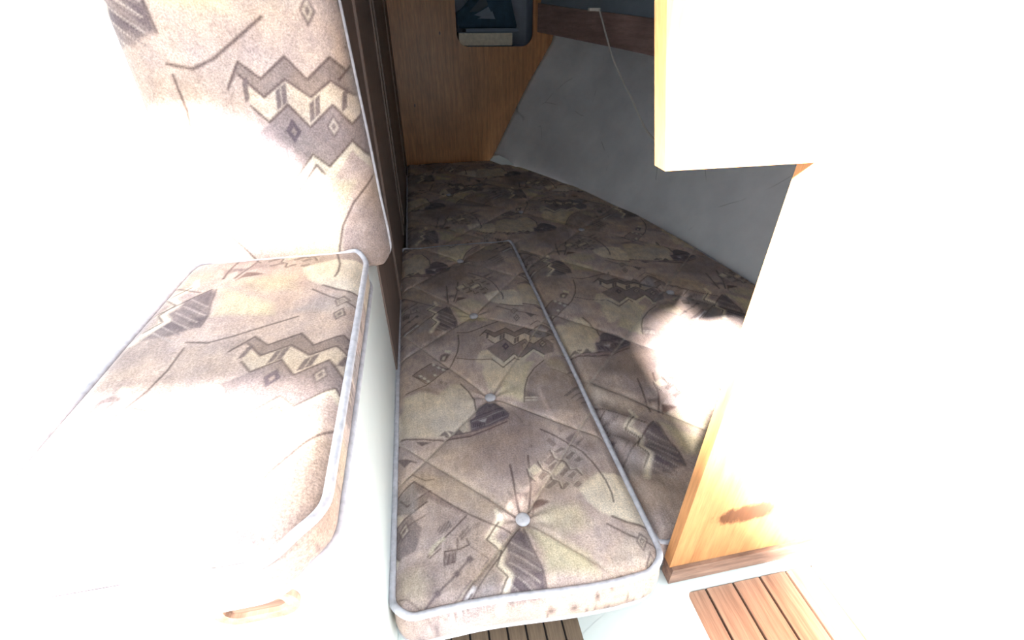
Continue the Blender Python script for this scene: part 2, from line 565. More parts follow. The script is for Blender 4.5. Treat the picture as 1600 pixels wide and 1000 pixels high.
for q in ([(300, 900), (370, 830), (450, 890), (360, 950)], [(550, 900), (650, 800), (690, 840), (590, 950)]):
    reg('E', q, CREAM, 0.95, 0.001)
for q in ([(400, 810), (450, 885), (530, 915), (550, 985), (620, 1010), (650, 1080)], [(530, 690), (575, 770), (635, 770), (690, 805), (735, 890), (800, 885), (860, 950)], [(290, 890), (310, 960), (370, 1000)]):
    ln('E', q, 0.0036, (110, 94, 90), 0.9)
    ln('E', [(x + 12, y - 8) for x, y in q], 0.002, (200, 188, 172), 0.7)
ln('E', [(430, 475), (560, 530), (730, 610), (860, 700), (980, 830), (1110, 1010), (1170, 1140), (1190, 1230)], 0.0034)
reg('E', [(690, 560), (830, 455), (740, 610)], DK, 0.7, 0.002)
reg('E', [(790, 600), (870, 565), (830, 640), (800, 640)], DK, 0.8, 0.003)
reg('E', [(820, 640), (960, 590), (1010, 680), (900, 740)], (142, 126, 120), 0.6, 0.01)
hatch('E', (700, 130), (860, 190), 4, 130, -110, 0.0028, DK, 0.75)
ln('E', [(680, 130), (760, 60), (830, 0)], 0.003, DK, 0.8)
for x, y, r in ((520, 590, 32), (560, 620, 36), (330, 655, 20), (640, 490, 12)):
    dia('E', x, y, r, (132, 114, 108), 0.7)
# left-hand motifs
reg('F', [(110, 250), (310, 85), (400, 160), (350, 240), (330, 430), (150, 430)], (152, 143, 142), 0.85, 0.005)
reg('F', [(310, 80), (520, 230), (700, 340), (860, 420), (840, 440), (640, 350), (480, 280), (330, 160)], (130, 112, 110), 0.8, 0.004)
ln('F', [(60, 290), (310, 80), (500, 210), (700, 335), (900, 440), (1100, 520), (1330, 592)], 0.0028)
ln('F', [(150, 110), (290, 0), (430, 78), (520, 60)], 0.0022)
ln('F', [(170, 270), (240, 350), (270, 325)], 0.0022)
dia('F', 250, 265, 28, (124, 110, 112), 0.8)
dia('F', 250, 265, 14, (170, 160, 158), 0.8)
ln('F', [(140, 690), (200, 600), (300, 520), (430, 455)], 0.0024, LINE, 0.6)
ln('F', [(460, 885), (560, 780), (640, 680), (760, 560), (860, 450)], 0.0026)
ln('F', [(480, 900), (590, 800)], 0.002)
ln('F', [(620, 700), (520, 780), (490, 850)], 0.006, (206, 196, 172), 0.6)
hatch('F', (560, 590), (680, 510), 9, 30, 60, 0.0018, DK, 0.7)
hatch('F', (780, 650), (870, 560), 9, 30, 55, 0.0018, DK, 0.7)
hatch('F', (930, 540), (1000, 520), 4, -30, 60, 0.0018, DK, 0.6)
reg('F', [(632, 830), (690, 770), (750, 810), (742, 940), (630, 968)], (138, 122, 118), 0.85, 0.002)
ln('F', [(632, 830), (750, 812), (742, 940), (630, 968), (632, 830)], 0.0022)
hatch('F', (650, 860), (720, 850), 5, 15, 90, 0.0016, LINE, 0.7)
ln('F', [(765, 690), (770, 810), (890, 750), (860, 690)], 0.0022)
dia('F', 660, 740, 24, DK, 0.7); dia('F', 660, 740, 12, BASE, 0.9)
ln('H', [(420, 690), (560, 540), (760, 330), (880, 175)], 0.0036, DK, 0.85)
for x, y in ((562, 540), (760, 330), (898, 165)):
    dia('H', x, y, 44, DK, 0.9)
ln('H', [(590, 800), (740, 640), (910, 400)], 0.004, (112, 96, 98), 0.9)
ln('H', [(660, 780), (790, 640), (935, 400)], 0.003, (112, 96, 98), 0.8)
ln('H', [(700, 790), (840, 620), (940, 480)], 0.006, (206, 202, 204), 0.7)
ln('H', [(740, 790), (870, 600), (920, 535)], 0.0022)
ln('H', [(150, 580), (250, 600), (400, 710), (480, 790)], 0.0022, LINE, 0.6)
ln('F', [(910, 770), (1090, 880), (1020, 1000)], 0.002, LINE, 0.55)
# square spiral
reg('G', [(1322, 608), (1420, 660), (1372, 802), (1286, 700)], DK, 0.8, 0.001)
reg('G', [(1330, 640), (1398, 672), (1362, 770), (1306, 698)], (184, 172, 162), 0.9, 0.001)
reg('G', [(1340, 665), (1382, 684), (1358, 742), (1322, 700)], DK, 0.75, 0.001)
reg('G', [(1348, 684), (1370, 692), (1356, 722), (1336, 702)], (184, 172, 162), 0.9, 0.001)
ln('G', [(1040, 450), (1200, 508), (1300, 527), (1480, 537)], 0.0042)


def paint(q, extra=()):
    """q: (N,2) fabric coordinates -> (N,3) linear colours"""
    N = len(q)
    col = np.tile(s2l(BASE), (N, 1))
    lo, hi = q.min(0), q.max(0)
    L = np.array([LAT_A, LAT_B]).T
    shifts = [i * LAT_A + j * LAT_B for i in range(-6, 7) for j in range(-7, 8)]
    order = np.argsort(q[:, 1], kind='stable')
    ys = q[order, 1]
    for kind, P, c, a, w in list(PR) + list(extra):
        pad = w * 2 + 0.002
        pl, ph = P.min(0) - pad, P.max(0) + pad
        for s in (shifts if kind != 's' else [np.zeros(2)]):
            l2, h2 = pl + s, ph + s
            if h2[0] < lo[0] or l2[0] > hi[0] or h2[1] < lo[1] or l2[1] > hi[1]:
                continue
            i0, i1 = np.searchsorted(ys, (l2[1], h2[1]))
            idx = order[i0:i1]
            if len(idx) == 0: continue
            xx = q[idx, 0]
            idx = idx[(xx > l2[0]) & (xx < h2[0])]
            if len(idx) == 0: continue
            X = q[idx] - s
            d = np.full(len(X), 1e9)
            inside = np.zeros(len(X), bool)
            n = len(P)
            for k in range(n if kind == 'p' else n - 1):
                A, B = P[k], P[(k + 1) % n]
                e = B - A
                t = np.clip(((X - A) @ e) / max(e @ e, 1e-12), 0, 1)
                r = X - A - t[:, None] * e
                d = np.minimum(d, np.hypot(r[:, 0], r[:, 1]))
                if kind == 'p':
                    cond = ((A[1] > X[:, 1]) != (B[1] > X[:, 1]))
                    den = (B[1] - A[1]) if abs(B[1] - A[1]) > 1e-12 else 1e-12
                    inside ^= cond & (X[:, 0] < (B[0] - A[0]) * (X[:, 1] - A[1]) / den + A[0])
            if kind == 'p':
                sdist = np.where(inside, -d, d)
                m = np.clip(0.5 - sdist / (2 * w), 0, 1)
            else:
                m = np.clip(1.25 - d / (w * 0.5) * 0.75, 0, 1)
            m = (m * a)[:, None]
            col[idx] = col[idx] * (1 - m) + c * m
    return col


def set_print(me, colors):
    at = me.color_attributes.new('print', 'FLOAT_COLOR', 'POINT')
    buf = np.ones((len(colors), 4), np.float32)
    buf[:, :3] = colors
    at.data.foreach_set('color', buf.ravel())


def grid_mesh(name, co, keep, nu, nv, skirt, fab, **kw):
    """co (nu*nv,3) top grid; keep (nu-1,nv-1) bool cells; skirt: list of (outward, dz) rings below the rim."""
    idx = np.arange(nu * nv).reshape(nu, nv)
    a, b, c, d = idx[:-1, :-1][keep], idx[1:, :-1][keep], idx[1:, 1:][keep], idx[:-1, 1:][keep]
    quads = np.stack([a, b, c, d], 1)
    # boundary edges
    e = np.concatenate([quads[:, [0, 1]], quads[:, [1, 2]], quads[:, [2, 3]], quads[:, [3, 0]]])
    key = {}
    for p, q in e:
        key[(p, q)] = 1
    nxt = {p: q for (p, q) in key if (q, p) not in key}
    start = next(iter(nxt))
    loop = [start]
    while nxt[loop[-1]] != start:
        loop.append(nxt[loop[-1]])
    loop = np.array(loop)
    used = np.zeros(nu * nv, bool)
    used[quads.ravel()] = True
    remap = -np.ones(nu * nv, int)
    remap[used] = np.arange(used.sum())
    verts = [co[used]]
    fabc = [fab[used]]
    faces = [remap[quads]]
    n = len(loop)
    rim = co[loop]
    frim = fab[loop]
    t = np.roll(rim, -1, 0) - np.roll(rim, 1, 0)
    t[:, 2] = 0
    nrm = np.stack([t[:, 1], -t[:, 0], np.zeros(n)], 1)
    nrm /= np.maximum(np.linalg.norm(nrm, axis=1, keepdims=True), 1e-9)
    for _ in range(3):
        nrm = (np.roll(nrm, 1, 0) + 2 * nrm + np.roll(nrm, -1, 0))
        nrm /= np.linalg.norm(nrm, axis=1, keepdims=True)
    bul = 0.3 + 0.7 * np.clip(-nrm[:, 1] * 1.5 - 0.3, 0, 1)
    prev = remap[loop]
    base = int(used.sum())
    acc = 0
    last = (0, 0)
    for (o, dz) in skirt:
        ring = rim + nrm * (o * (bul[:, None] if o > 0 else 1.0))
        ring[:, 2] = rim[:, 2] + dz
        acc += math.hypot(o - last[0], dz - last[1])
        last = (o, dz)
        verts.append(ring)
        fabc.append(frim + nrm[:, :2] * acc)
        cur = base + np.arange(n)
        base += n
        faces.append(np.stack([prev, cur, np.roll(cur, -1), np.roll(prev, -1)], 1))
        prev = cur
    verts.append(verts[-1].mean(0, keepdims=True))
    fabc.append(fabc[-1].mean(0, keepdims=True))
    me = bpy.data.meshes.new(name)
    Vv = np.concatenate(verts)
    F = np.concatenate(faces)
    tri = np.stack([prev, np.full(n, base), np.roll(prev, -1)], 1)
    allf = F.tolist() + tri.tolist()
    me.from_pydata(Vv.tolist(), [], allf)
    me.validate()
    set_print(me, paint(np.concatenate(fabc), **kw))
    return me, rim, nrm


def seg_d(P, A, B):
    A, B = np.asarray(A), np.asarray(B)
    e = B - A
    t = np.clip(((P - A) @ e) / (e @ e), 0, 1)
    r = P - A - t[:, None] * e
    return np.hypot(r[:, 0], r[:, 1])


def bumps(P, amp, n=26, kmin=8, kmax=40, seed=1):
    r = np.random.default_rng(seed)
    h = np.zeros(len(P))
    for _ in range(n):
        k = r.uniform(kmin, kmax)
        th = r.uniform(0, math.pi * 2)
        h += np.sin(P[:, 0] * k * math.cos(th) + P[:, 1] * k * math.sin(th) + r.uniform(0, 6.28)) / math.sqrt(k)
    return amp * h / 2.0


def squircle(x, y, x0, x1, y0, y1, r):
    x, y = x.copy(), y.copy()
    for cx, sx in ((x0 + r, -1), (x1 - r, 1)):
        for cy, sy in ((y0 + r, -1), (y1 - r, 1)):
            s = (x - cx) * sx / r
            t = (y - cy) * sy / r
            m = (s > 0) & (t > 0)
            ns = s * np.sqrt(np.maximum(0, 1 - t * t / 2))
            nt = t * np.sqrt(np.maximum(0, 1 - s * s / 2))
            x[m] = (cx + sx * r * ns)[m]
            y[m] = (cy + sy * r * nt)[m]
    return x, y


# ==================================================================== SETTING
FLOOR_Z = 0.22
# --- cabin sole: planks with recessed seams
fl = box('floor', (-0.9, 1.4, -1.0, 0.95, FLOOR_Z - 0.05, FLOOR_Z - 0.006), CAULK)
tag(fl, 'narrow-planked brown cabin sole below the infill cushion', None, None, 'structure')
pw = 0.036
x = -0.112
pm = None
while x < 0.62:
    if pm is None:
        o = box('plank', (x, x + pw - 0.0035, -1.0, 0.94, FLOOR_Z - 0.01, FLOOR_Z), SOLE, fl, bev=0.001)
        pm = o; x0p = x
    else:
        o = bpy.data.objects.new('plank', pm.data); COL.objects.link(o); o.parent = fl
        o.location = (x - x0p, 0, 0)
    x += pw

# --- aft bulkhead with rounded locker opening and the hull cut
BY = 2.9
cut = [ony(a, b, BY) for a, b in ((768, 252), (780, 245), (800, 208), (820, 165), (842, 126), (862, 90), (872, 72))]
cut = [(p[0] + 0.012, p[2]) for p in cut]
HX0, HX1, HZ0, HZ1 = 0.262, 0.688, 1.087, 1.42
hole = rrect(HX0, HX1, HZ0, HZ1, 0.062, 6)
bm = bmesh.new()
outer = [(-0.11, 0.36), (0.46, 0.36)] + cut + [(0.90, 1.2), (0.92, 1.5), (-0.11, 1.5)]


def ring_fill(outer, hole, Y, th):
    bm = bmesh.new()
    for Yk in (Y, Y + th):
        ov = [bm.verts.new((p[0], Yk, p[1])) for p in outer]
        hv = [bm.verts.new((p[0], Yk, p[1])) for p in hole]
        ed = []
        for loop in (ov, hv):
            for i in range(len(loop)):
                ed.append(bm.edges.new((loop[i], loop[(i + 1) % len(loop)])))
        bmesh.ops.triangle_fill(bm, use_beauty=True, edges=ed)
    bm.verts.ensure_lookup_table()
    n = len(outer)
    h = len(hole)
    tot = n + h
    vs = list(bm.verts)
    for st, cnt in ((0, n), (n, h)):
        for i in range(cnt):
            j = (i + 1) % cnt
            bm.faces.new((vs[st + i], vs[st + j], vs[tot + st + j], vs[tot + st + i]))
    return bm


wb = from_bm('wall_back', ring_fill(outer, hole, BY, 0.016), WOOD)
tag(wb, 'orange-brown wooden aft bulkhead with a rounded locker opening', None, None, 'structure')
# knots / plugs in the veneer
for px_, py_ in ((687, 52), (648, 165)):
    p = ony(px_, py_, BY)
    bmk = bmesh.new()
    bmesh.ops.create_cone(bmk, cap_ends=True, segments=10, radius1=0.006, radius2=0.006, depth=0.002)
    for v in bmk.verts:
        v.co = Vector((p[0] + v.co.x * 0.7, BY - 0.0006 + v.co.z, p[2] + v.co.y * 1.5))
    from_bm('wood_plug', bmk, CLEAT, wb)
# locker behind
lk = box('locker_box', (HX0 - 0.03, HX1 + 0.03, BY + 0.30, BY + 0.31, HZ0 - 0.02, 1.45), LOCK, wb)
box('locker_shelf', (HX0 - 0.03, HX1 + 0.03, BY + 0.016, BY + 0.30, HZ0 - 0.012, HZ0), LOCK, wb)
box('locker_side', (HX0 - 0.04, HX0 - 0.03, BY + 0.016, BY + 0.31, HZ0 - 0.02, 1.45), LOCK, wb)
box('locker_side', (HX1 + 0.03, HX1 + 0.04, BY + 0.016, BY + 0.31, HZ0 - 0.02, 1.45), LOCK, wb)

# --- side panel on the left of the berth
wl = from_bm('wall_left', prism([(-0.112, 0.885), (-0.090, BY), (-0.115, BY), (-0.137, 0.885)], lambda p: (p[0], p[1], FLOOR_Z), (0, 0, 1.28)), WOODL)
tag(wl, 'dull brown wooden side panel between the seat and the berth', None, None, 'structure')


def wl_x(Y):
    return -0.112 + 0.022 * (Y - 0.885) / (BY - 0.885)


for Y, w, t in ((1.22, 0.014, 0.006), (1.72, 0.012, 0.005), (1.84, 0.012, 0.005), (2.56, 0.014, 0.005)):
    X = wl_x(Y)
    box('trim_batten', (X - 0.002, X + t, Y - w, Y + w, 0.5, 1.5), WOODL, wl, bev=0.002)

# --- bulkhead behind the seat back
ws = box('wall_seat', (-0.42, -0.114, 0.94, 0.955, FLOOR_Z, 1.5), WOODL)
tag(ws, 'brown plywood panel standing behind the seat back cushion', None, None, 'structure')

# --- hull side
low = [onz(a, b, 0.47) for a, b in ((768, 250), (820, 262), (900, 290), (1000, 335), (1090, 385), (1175, 437))]
low = [(p[0], p[1]) for p in low] + [(1.075, 0.8), (1.06, 0.34)]
flare = [0.0, 0.0, 0.02, 0.04, 0.05, 0.055, 0.06, 0.06]
zs = [0.36, 0.47, 0.56, 0.66, 0.78, 0.9, 1.03, 1.1, 1.2, 1.5]
prof = [0.0, 0.0, 0.05, 0.105, 0.17, 0.24, 0.325, 0.37, 0.40, 0.44]
bm = bmesh.new()
lowp = [Vector((p[0], p[1], 0)) for p in low]
lows = smooth_path(lowp, 6)
rows = []
for i, p in enumerate(lows):
    t = lows[min(i + 1, len(lows) - 1)] - lows[max(i - 1, 0)]
    # the flare leans outboard; nearly athwartships at the stern bulkhead
    nx = Vector((1, 0, 0)) if p.y > 2.6 else Vector((1, 0.12, 0))
    rows.append([bm.verts.new((p.x + nx.x * q * 0.98 + 0.002, p.y + (nx.y * q if p.y < 2.8 else 0), z)) for z, q in zip(zs, prof)])
for i in range(len(rows) - 1):
    for k in range(len(zs) - 1):
        bm.faces.new((rows[i][k], rows[i + 1][k], rows[i + 1][k + 1], rows[i][k + 1]))
hull = from_bm('wall_right', bm, HULL, None, True)
so = hull.modifiers.new('thick', 'SOLIDIFY'); so.thickness = 0.012; so.offset = -1
tag(hull, 'flared grey-white painted hull side along the berth', None, None, 'structure')

# --- wooden stringer plank along the hull with the grey underdeck above it
sp = [(0.712, BY - 0.005, 1.155, 1.287), (0.80, 2.65, 1.135, 1.262), (0.955, 2.25, 1.098, 1.228), (1.08, 1.9, 1.065, 1.195), (1.20, 1.5, 1.03, 1.16), (1.30, 1.1, 1.0, 1.13), (1.35, 0.5, 0.98, 1.11)]
bm = bmesh.new()
R_ = []
for X, Y, z0, z1 in sp:
    R_.append([bm.verts.new((X, Y, z0)), bm.verts.new((X, Y, z1)), bm.verts.new((X + 0.02, Y, z1)), bm.verts.new((X + 0.02, Y, z0))])
for i in range(len(R_) - 1):
    for k in range(4):
        bm.faces.new((R_[i][k], R_[i + 1][k], R_[i + 1][(k + 1) % 4], R_[i][(k + 1) % 4]))
bm.faces.new(R_[0]); bm.faces.new(R_[-1][::-1])
st = from_bm('trim_1', bm, STRING)
tag(st, 'reddish-brown wooden stringer plank running along the top of the hull side', None, None, 'structure')
bm = bmesh.new()
R_ = []
for X, Y, z0, z1 in sp:
    R_.append([bm.verts.new((X + 0.012, Y, z1 - 0.004)), bm.verts.new((X + 0.05, Y, z1 + 0.09)), bm.verts.new((X + 0.04, Y, 1.5)), bm.verts.new((X + 0.3, Y, 1.5)), bm.verts.new((X + 0.3, Y, z1 - 0.004))])
for i in range(len(R_) - 1):
    for k in range(5):
        bm.faces.new((R_[i][k], R_[i + 1][k], R_[i + 1][(k + 1) % 5], R_[i][(k + 1) % 5]))
bm.faces.new(R_[0]); bm.faces.new(R_[-1][::-1])
ud = from_bm('trim_2', bm, DECKG)
tag(ud, 'blue-grey painted underside of the deck above the wooden stringer', None, None, 'structure')

# --- athwartships bulkhead with the berth opening (golden varnished wood)
FY = 0.33
pts = [(0.188, 1.102), (0.167, 1.212), (0.150, 1.5), (1.8, 1.5), (1.8, 0.456), (0.328, 0.456), (0.3235, 1.102)]
wf = from_bm('wall_front', prism(pts, lambda p: (p[0], FY, p[1]), (0, 0.018, 0)), GOLD)
tag(wf, 'golden varnished wooden bulkhead with cut-out opening onto the berth', None, None, 'structure')
cl = from_bm('trim_3', prism([(0.331, 0.414), (0.331, 0.456), (1.8, 0.456), (1.8, 0.414)], lambda p: (p[0], FY - 0.006, p[1]), (0, 0.024, 0)), CLEAT)
tag(cl, 'weathered dark wooden cleat along the foot of the golden bulkhead', None, None, 'structure')

# --- berth ceiling and the unseen coachroof, its openings shaped for the sun patches
def slab(name, loops, z, th, mat):
    bm = bmesh.new()
    for zk in (z, z + th):
        ed = []
        for loop in loops:
            vv = [bm.verts.new((p[0], p[1], zk)) for p in loop]
            for i in range(len(vv)):
                ed.append(bm.edges.new((vv[i], vv[(i + 1) % len(vv)])))
        bmesh.ops.triangle_fill(bm, use_beauty=True, edges=ed)
    vs = list(bm.verts)
    tot = len(vs) // 2
    stt = 0
    for loop in loops:
        for i in range(len(loop)):
            j = (i + 1) % len(loop)
            bm.faces.new((vs[stt + i], vs[stt + j], vs[tot + stt + j], vs[tot + stt + i]))
        stt += len(loop)
    return from_bm(name, bm, mat)


cb = slab('ceiling', [[(-0.5, 0.12), (1.9, 0.12), (1.9, 3.3), (-0.5, 3.3)]], 1.5, 0.03, DECKG)
tag(cb, 'grey underside of the cockpit above the berth', None, None, 'structure')
RZ = 1.85
o_poly = [(-2.0, -1.5), (1.9, -1.5), (1.9, 0.0), (-0.6, 0.0), (-0.6, 0.38), (-2.0, 0.38)]
h1 = [(-0.60, -1.35), (1.6, -1.35), (1.6, -0.08), (-0.17, -0.08), (-0.43, -0.36), (-0.555, -0.37)]  # companionway outline shaped to place sun on the bulkhead and mattress
h2 = [(-1.8, -0.74), (-1.035, -0.74), (-1.035, -0.555), (-1.8, -0.555)]  # added opening that lets sun onto the seat front only
h3 = [(-1.8, -0.07), (-0.95, -0.07), (-0.95, 0.06), (-1.8, 0.06)]  # added opening that throws a sun patch on the backrest
cr = slab('ceiling', (o_poly, h1, h2, h3), RZ, 0.02, GRP)
tag(cr, 'unseen white coachroof with open companionway and added hatch openings shaping the sun patches', None, None, 'structure')

# --- berth base and step moulding
bb = from_bm('berth_platform', prism([(0.322, 0.352), (1.04, 0.352), (1.05, 0.9), (1.0, 1.5), (0.80, 2.2), (0.42, 2.885), (-0.085, 2.885), (-0.105, 1.0), (0.322, 1.0)], lambda p: (p[0], p[1], FLOOR_Z - 0.006), (0, 0, 0.4 - FLOOR_Z + 0.006)), GRP)
tag(bb, 'white moulded platform under the large berth mattress', 'platform')

step = empty('step_moulding', (0.4, 0.2, FLOOR_Z), 'white moulded step with teak planked tread below the golden bulkhead', 'step')
# profile of the left flank: rounded shoulder then a sloping, slightly hollow side down to the sole
flank = [(0.320, 0.405), (0.309, 0.401), (0.301, 0.390), (0.288, 0.36), (0.262, 0.315), (0.232, 0.268), (0.205, FLOOR_Z - 0.002)]
tx0, tx1, ty0, ty1 = 0.359, 0.62, -0.3, 0.311
bm = bmesh.new()
ys = [-0.35, ty0, ty1, 0.351]
F_ = [[bm.verts.new((a if k < 3 else a, Y, b)) for (a, b) in flank] for k, Y in enumerate(ys)]
for i in range(len(ys) - 1):
    for k in range(len(flank) - 1):
        bm.faces.new((F_[i][k], F_[i][k + 1], F_[i + 1][k + 1], F_[i + 1][k]))
fo = from_bm('flank', bm, GRP, step, True)
bm = bmesh.new()
F_ = [[bm.verts.new((a, Y, min(b, 0.399))) for (a, b) in flank] for Y in (0.350, 0.6, 0.99)]
for i in range(2):
    for k in range(len(flank) - 1):
        bm.faces.new((F_[i][k], F_[i][k + 1], F_[i + 1][k + 1], F_[i + 1][k]))
from_bm('flank', bm, GRP, bb, True)
hole2 = rrect(tx0, tx1, ty0, ty1, 0.012, 5)
bm = bmesh.new()
outer2 = [(0.320, -0.35), (1.3, -0.35), (1.3, 0.352), (0.320, 0.352)]
for zk in (0.405, 0.397):
    ed = []
    for loop in (outer2, hole2):
        vv = [bm.verts.new((p[0], p[1], zk)) for p in loop]
        for i in range(len(vv)):
            ed.append(bm.edges.new((vv[i], vv[(i + 1) % len(vv)])))
    bmesh.ops.triangle_fill(bm, use_beauty=True, edges=ed)
vs = list(bm.verts)
tot = len(vs) // 2
for stt, cnt in ((0, 4), (4, len(hole2))):
    for i in range(cnt):
        j = (i + 1) % cnt
        bm.faces.new((vs[stt + i], vs[stt + j], vs[tot + stt + j], vs[tot + stt + i]))
from_bm('tread_surround', bm, GRP, step)
box('tread_bed', (tx0 - 0.002, tx1 + 0.002, ty0 - 0.002, ty1 + 0.002, 0.388, 0.396), CAULK, step)
xx = tx0 + 0.001
tw = 0.051
k = 0
while xx < tx1 - 0.01:
    w_ = (0.037 if k == 0 else tw)
    e_ = min(xx + w_ - 0.004, tx1 - 0.001)
    box('teak_plank', (xx, e_, ty0 + 0.001, ty1 - 0.001, 0.394, 0.4015), TEAK, step, bev=0.0008)
    xx += w_
    k += 1
box('front_riser', (0.33, 1.3, -0.348, -0.34, FLOOR_Z - 0.004, 0.398), GRP, step)

# --- seat base moulding (white) with hand slot
SX = -0.116
sb = empty('seat_locker', (-0.3, 0.55, FLOOR_Z), 'white moulded seat locker with a wooden hand slot beside the infill cushion', 'locker')
bm = box_bm(-0.42, SX, 0.25, 0.885, FLOOR_Z - 0.004, 0.792)
ed = [e for e in bm.edges if (abs(e.verts[0].co.x - SX) < 1e-4 and abs(e.verts[1].co.x - SX) < 1e-4 and (e.verts[0].co.y < 0.3 and e.verts[1].co.y < 0.3 or e.verts[0].co.z > 0.7 and e.verts[1].co.z > 0.7)) or (e.verts[0].co.z > 0.7 and e.verts[1].co.z > 0.7 and e.verts[0].co.y < 0.3 and e.verts[1].co.y < 0.3)]
bmesh.ops.bevel(bm, geom=ed, offset=0.022, segments=5, profile=0.5, affect='EDGES')
body = from_bm('moulding', bm, GRP, sb, True)
try:
    body.data.set_sharp_from_angle(angle=math.radians(40))
except Exception:
    pass
box('ledge', (SX - 0.002, SX + 0.03, 0.33, 0.885, 0.372, 0.398), GRP, sb, bev=0.004)
SL = rrect(-0.236, -0.160, 0.716, 0.760, 0.0215, 7)
SLi = rrect(-0.226, -0.172, 0.728, 0.753, 0.0120, 7)
from_bm('slot_rim', frame_bm(SL, SLi, lambda p: (p[0], 0.244, p[1]), (0, 0.012, 0)), TEAK, sb)
from_bm('slot_panel', prism(SLi, lambda p: (p[0], 0.2485, p[1]), (0, 0.004, 0)), CLEAT, sb)

# ==================================================================== CUSHIONS
# ---- infill cushion
IX0, IX1, IY0, IY1 = -0.1085, 0.3075, 0.3205, 1.592
inf = empty('infill_cushion', (0.1, 0.95, 0.4), 'patterned beige infill cushion with pale piping and four buttons', 'cushion', 'patterned berth cushions')
nu, nv = 224, 660
gx = np.linspace(IX0, IX1, nu)
gy = np.linspace(IY0, IY1, nv)
GX, GY = np.meshgrid(gx, gy, indexing='ij')
rx, ry = squircle(GX.ravel(), GY.ravel(), IX0, IX1, IY0, IY1, 0.034)
P2 = np.stack([rx, ry], 1)
BT = [onz(*p, ZI)[:2] for p in ((817, 807), (766, 617), (740, 490), (719, 405))]
LC = [onz(*p, ZI)[:2] for p in ((665, 716), (658, 542), (645, 446))]
RC = [onz(*p, ZI)[:2] for p in ((905, 668), (838, 513), (806, 430))]


def ext(A, B, f):
    return A + (B - A) * f


SEAM = []
for k in range(3):
    for Cc in (LC[k], RC[k]):
        SEAM.append((BT[k], ext(BT[k], Cc, 1.5)))
        SEAM.append((BT[k + 1], ext(BT[k + 1], Cc, 1.5)))
for s in (-1, 1):
    SEAM.append((BT[0], BT[0] + np.array([s * 0.17, -0.16])))
    SEAM.append((BT[3], BT[3] + np.array([s * 0.17, 0.16])))


def quilt(P, seams, buttons, dome, sd, sw, bd, bw):
    ds = np.full(len(P), 1e9)
    for A, B in seams:
        ds = np.minimum(ds, seg_d(P, A, B))
    h = dome * (1 - np.exp(-(ds / 0.045) ** 1.3)) - sd * np.exp(-(ds / sw) ** 2)
    for b in buttons:
        r = P - b
        d = np.hypot(r[:, 0], r[:, 1])
        ang = np.arctan2(r[:, 1], r[:, 0])
        h -= bd * np.exp(-(d / bw) ** 1.4)
        h += 0.0016 * np.cos(9 * ang + 0.7) * np.exp(-((d - 0.03) / 0.022) ** 2)
    return h


edge = np.minimum.reduce([rx - IX0, IX1 - rx, ry - IY0, IY1 - ry])
h = quilt(P2, SEAM, BT, 0.007, 0.0042, 0.0038, 0.011, 0.022) + bumps(P2, 0.0012, seed=3)
fade = np.clip(edge / 0.05, 0, 1)
h = h * (0.25 + 0.75 * fade)
round_ = -0.012 * np.clip(1 - edge / 0.022, 0, 1) ** 2
# the cushion front sags and waves a little
wav = 0.006 * np.sin((rx - IX0) / 0.42 * 6.0 + 0.6) * np.exp(-(ry - IY0) / 0.06)
xw = rx + 0.003 * np.sin(ry * 9.0) * (np.abs(rx - IX0) < 0.02) * -1
co = np.stack([rx, ry + 0.004 * np.sin((rx - IX0) * 14) * np.exp(-(ry - IY0) / 0.05), 0.497 + h + round_ + wav * 0.9], 1)
skirt = [(0.004, -0.006), (0.009, -0.018), (0.012, -0.036), (0.011, -0.056), (0.006, -0.072), (-0.004, -0.083), (-0.02, -0.0855)]
TH = s2l((200, 186, 170))
stitch = [('s', np.array([A + (B - A) * 0.06, B]), TH, 0.55, 0.0034) for A, B in SEAM]
me, rim, nrm = grid_mesh('cover', co, np.ones((nu - 1, nv - 1), bool), nu, nv, skirt, P2, extra=stitch)
link('cover', me, FAB, inf, True)


def piping(name, rim, nrm, off, dz, r, parent, mat=PIPE, step_=3, sel=None):
    pts = rim + nrm * off + np.array([0, 0, dz])
    pts = pts[::step_]
    # soften
    for _ in range(2):
        pts = (np.roll(pts, 1, 0) + 2 * pts + np.roll(pts, -1, 0)) / 4
    return from_bm(name, tube_bm([tuple(p) for p in pts], r, 7, True), mat, parent, True)


piping('piping', rim, nrm, 0.003, 0.002, 0.0056, inf)
piping('piping', rim, nrm, 0.002, -0.082, 0.005, inf)


def button(p, z, r, parent, mat=BUTTON):
    bm = bmesh.new()
    prof_ = [(0.0, 0.0045), (0.45, 0.0042), (0.75, 0.0032), (0.93, 0.0014), (1.0, -0.001), (0.9, -0.004)]
    n = 20
    c = bm.verts.new((p[0], p[1], z + prof_[0][1]))
    prev = None
    for f_, dz in prof_[1:]:
        ring = [bm.verts.new((p[0] + r * f_ * math.cos(2 * math.pi * k / n), p[1] + r * f_ * math.sin(2 * math.pi * k / n), z + dz)) for k in range(n)]
        for k in range(n):
            if prev is None:
                bm.faces.new((c, ring[k], ring[(k + 1) % n]))
            else:
                bm.faces.new((prev[k], ring[k], ring[(k + 1) % n], prev[(k + 1) % n]))
        prev = ring
    bm.faces.new(prev[::-1])
    return from_bm('button', bm, mat, parent, True)


for b in BT:
    button(b, 0.4925, 0.0128, inf)

